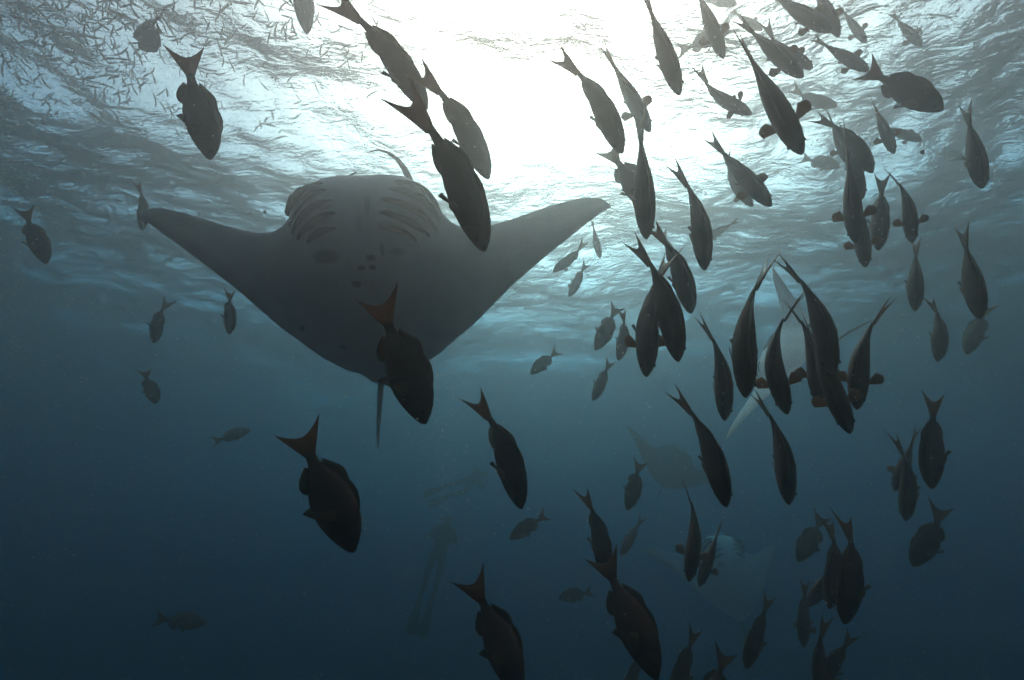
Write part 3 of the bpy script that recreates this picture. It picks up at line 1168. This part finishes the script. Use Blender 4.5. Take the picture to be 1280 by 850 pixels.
def cyl(name, p0, p1, r, mat, parent, cap=True):
    p0, p1 = Vector(p0), Vector(p1)
    d = (p1 - p0)
    n = 10
    pts, rad = [], []
    for q, k in ((0, 0.35), (0.03, 0.75), (0.08, 0.97), (0.15, 1), (0.5, 1), (0.85, 1), (0.92, 0.95), (0.97, 0.6), (0.985, 0.25), (1, 0.22)):
        pts.append(p0 + d * q)
        rad.append(r * k)
    return new_obj(name, tube_mesh(name, pts, rad, 14), parent, mat)


def blade(name, p0, p1, wdir, w0, w1, mat, parent):
    p0, p1 = Vector(p0), Vector(p1)
    pts = [p0 + (p1 - p0) * (i / 6) for i in range(7)]
    wd = [w0, w0 * 1.05, w0 + (w1 - w0) * 0.35, w0 + (w1 - w0) * 0.6, w0 + (w1 - w0) * 0.85, w1, w1 * 0.9]
    return new_obj(name, strip_fin(name, pts, wd, wdir, 0.02), parent, mat)


def diver(loc, rot, label, kick):
    """local: body along +Z (head up), facing -Y"""
    root = bpy.data.objects.new('person', None)
    COL.objects.link(root)
    k = kick
    J = {'pelvis': ((0, 0, 0), (0.15, 0.11)), 'waist': ((0, 0.01, 0.20), (0.135, 0.10)), 'chest': ((0, 0.02, 0.42), (0.17, 0.125)), 'neck': ((0, 0.0, 0.58), 0.062),
         'head': ((0, -0.03, 0.70), (0.085, 0.10)), 'crown': ((0, -0.025, 0.80), (0.07, 0.08)),
         'shl': ((0.19, 0.02, 0.50), 0.068), 'ell': ((0.30, -0.10, 0.27), 0.05), 'wrl': ((0.17, -0.30, 0.22), 0.036), 'hal': ((0.10, -0.38, 0.235), (0.026, 0.04)),
         'shr': ((-0.19, 0.02, 0.50), 0.068), 'elr': ((-0.31, -0.06, 0.26), 0.05), 'wrr': ((-0.19, -0.27, 0.18), 0.036), 'har': ((-0.12, -0.35, 0.185), (0.026, 0.04)),
         'hil': ((0.10, 0, -0.08), 0.10), 'knl': ((0.12, -0.06 - 0.10 * k, -0.50), 0.066), 'anl': ((0.12, 0.10 + 0.05 * k, -0.90), 0.044),
         'hir': ((-0.10, 0, -0.08), 0.10), 'knr': ((-0.12, -0.04 + 0.06 * k, -0.51), 0.066), 'anr': ((-0.12, 0.16 + 0.12 * k, -0.89), 0.044)}
    E = [('pelvis', 'waist'), ('waist', 'chest'), ('chest', 'neck'), ('neck', 'head'), ('head', 'crown'), ('chest', 'shl'), ('shl', 'ell'), ('ell', 'wrl'), ('wrl', 'hal'),
         ('chest', 'shr'), ('shr', 'elr'), ('elr', 'wrr'), ('wrr', 'har'), ('pelvis', 'hil'), ('hil', 'knl'), ('knl', 'anl'), ('pelvis', 'hir'), ('hir', 'knr'), ('knr', 'anr')]
    b = skin_body('body', J, E, 'pelvis', root, M_SUIT)
    # five gloved fingers on each hand, half closed
    for s, h, w in ((1, J['hal'][0], J['wrl'][0]), (-1, J['har'][0], J['wrr'][0])):
        h, w = Vector(h), Vector(w)
        d = (h - w).normalized()
        for q, ln in enumerate((0.062, 0.074, 0.080, 0.074, 0.060)):
            side = Vector((0, 0, 1)) * (0.030 - 0.016 * q)
            st = h + side - d * 0.01 if q else h + Vector((0, 0, 0.02)) - d * 0.03
            dr = d if q else (d + Vector((0, 0, 0.9))).normalized()
            cu = Vector((-s * 0.5, 0, -0.2))
            p = [st, st + dr * ln * 0.5, st + dr * ln * 0.85 + cu * ln * 0.3, st + dr * ln + cu * ln * 0.7]
            new_obj('finger', tube_mesh('finger', p, [0.010, 0.0095, 0.009, 0.006], 6), b, M_SUIT)
    # face: mask, regulator, hose, hood stays the body
    mk = new_obj('mask', uv_sphere('mask', 0.075, 12, 8, (1.0, 0.55, 0.62)), root, M_RUBBER)
    mk.location = (0, -0.115, 0.735)
    gl = new_obj('lens', uv_sphere('lens', 0.06, 12, 8, (1.0, 0.35, 0.6)), mk, M_GLASSY)
    gl.location = (0, -0.026, 0)
    rg = new_obj('regulator', uv_sphere('regulator', 0.04, 10, 7, (1, 0.9, 0.8)), root, M_RUBBER)
    rg.location = (0, -0.145, 0.655)
    new_obj('hose', tube_mesh('hose', [(0.0, 0.20, 0.62), (-0.14, 0.12, 0.66), (-0.18, -0.05, 0.66), (-0.10, -0.14, 0.655), (-0.03, -0.15, 0.655)], [0.012] * 5, 6), root, M_RUBBER)
    # buoyancy jacket and tank on the back
    jk = new_obj('buoyancy_jacket', uv_sphere('buoyancy_jacket', 0.2, 14, 9, (1.02, 0.62, 1.25)), root, M_RUBBER)
    jk.location = (0, 0.05, 0.34)
    tk = cyl('air_tank', (0, 0.235, -0.02), (0, 0.20, 0.66), 0.09, M_TANK, root)
    new_obj('valve', tube_mesh('valve', [(-0.06, 0.2, 0.64), (0, 0.2, 0.645), (0.07, 0.2, 0.64)], [0.018, 0.022, 0.02], 8), tk, M_RUBBER)
    for s, a in ((1, 'anl'), (-1, 'anr')):
        p = Vector(J[a][0])
        blade('swim_fin', p + Vector((0, -0.02, 0.02)), p + Vector((0, 0.02 + 0.10 * k, -0.66)), (1, 0, 0), 0.055, 0.11, M_RUBBER, root)
    root.matrix_world = Matrix.Translation(loc) @ rot
    tag(root, label, 'diver', 'scuba divers in the distance')
    return root


v = at(553, 690, 1).normalized()
diver(at(549, 690, 9.8), Matrix.Rotation(R(8), 4, 'Z') @ Matrix.Rotation(R(14), 4, 'Y') @ Matrix.Rotation(R(-20), 4, 'X'),
      'faint scuba diver hanging upright under a column of bubbles, fins trailing', 0.6)
diver(at(588, 602, 12.5), Matrix.Rotation(R(60), 4, 'Z') @ Matrix.Rotation(R(70), 4, 'Y'),
      'barely visible scuba diver lying level in the haze behind the bubbles', 0.9)

# ------------------------------------------------------------------ bubbles, drifting particles, specks
def scatter(name, pts, radii, label, cat, mat, sub=1):
    bm = bmesh.new()
    if sub == 0:
        bmesh.ops.create_cone(bm, segments=4, radius1=1, radius2=0, depth=1)
        bm.clear()
        base_v = np.array([(1, 0, 0), (-1, 0, 0), (0, 1, 0), (0, -1, 0), (0, 0, 1), (0, 0, -1)], float)
        base_f = np.array([(0, 2, 4), (2, 1, 4), (1, 3, 4), (3, 0, 4), (2, 0, 5), (1, 2, 5), (3, 1, 5), (0, 3, 5)])
    else:
        bmesh.ops.create_icosphere(bm, subdivisions=sub, radius=1)
        bm.verts.ensure_lookup_table()
        base_v = np.array([v.co[:] for v in bm.verts])
        base_f = np.array([[v.index for v in f.verts] for f in bm.faces])
    bm.free()
    pts = np.array(pts)
    radii = np.array(radii)
    n, m = len(pts), len(base_v)
    sq = rng.uniform(0.7, 1.3, (n, 1, 3))
    V = (pts[:, None, :] + base_v[None] * radii[:, None, None] * sq).reshape(-1, 3)
    F = (base_f[None] + (np.arange(n) * m)[:, None, None]).reshape(-1, 3)
    me = mesh_from(name, V.tolist(), F.tolist())
    o = new_obj(name, me, None, mat)
    tag(o, label, cat, kind='stuff')
    return o


P, RR = [], []
while len(P) < 12000:
    d = rng.uniform(0.12, 1) ** (1 / 2.2) * 3.0
    x, y = rng.uniform(-250, 1530), rng.uniform(-250, 1100)
    P.append(at(x, y, d)[:])
    RR.append(rng.uniform(0.0009, 0.0026) * (1 + 0.5 * (rng.uniform() < 0.06)) * (0.5 + 0.35 * d))
scatter('drifting_particles', P, RR, 'pale specks of plankton and dust drifting through the water', 'plankton', M_SNOW, 0)

P, RR = [], []
for _ in range(1300):                       # stream of bubbles beside the lone dark fish
    y = rng.uniform(60, 460)
    x = 14 + rng.normal(0, 22) + 10 * math.sin(y * 0.03)
    if rng.uniform() > 1.0 - 0.75 * max(0, (y - 240) / 220):
        continue
    d = 3.6 + rng.normal(0, 0.25)
    P.append(at(x, y, d)[:])
    RR.append(rng.uniform(0.0022, 0.0058) * (1.4 if rng.uniform() < 0.08 else 1))
scatter('bubble_stream', P, RR, 'stream of small bright bubbles rising beside the lone dark fish', 'bubbles', M_BUB, 1)
P, RR = [], []
for _ in range(900):
    q = rng.uniform() ** 0.8
    y = 655 - q * 190
    x = 556 - 8 * q + rng.normal(0, 6 + 14 * q)
    d = 8.5 + rng.normal(0, 0.3)
    P.append(at(x, y, d)[:])
    RR.append(rng.uniform(0.006, 0.016) * (1.5 if rng.uniform() < 0.1 else 1))
scatter('bubble_column', P, RR, 'column of bubbles rising above the faint upright diver', 'bubbles', M_BUB, 1)

for k, (x, y, d, r, lab) in enumerate(((1153, 190, 2.2, 0.010, 'small dark red speck drifting near a short grey fish'),
                                       (331, 265, 3.4, 0.013, 'tiny dark crumb drifting over the manta wing'),
                                       (54, 53, 3.0, 0.010, 'tiny brown crumb drifting among the baitfish'))):
    bm = bmesh.new()
    bmesh.ops.create_icosphere(bm, subdivisions=2, radius=r)
    for v in bm.verts:
        v.co = Vector((v.co.x * (0.8 + 0.5 * math.sin(v.co.z * 300 + k)), v.co.y, v.co.z * (1.25 + 0.3 * math.sin(v.co.x * 400))))
    me = bpy.data.meshes.new('debris')
    bm.to_mesh(me)
    bm.free()
    o = new_obj('debris', me, None, M_SPECK)
    o.location = at(x, y, d)
    tag(o, lab, 'debris')
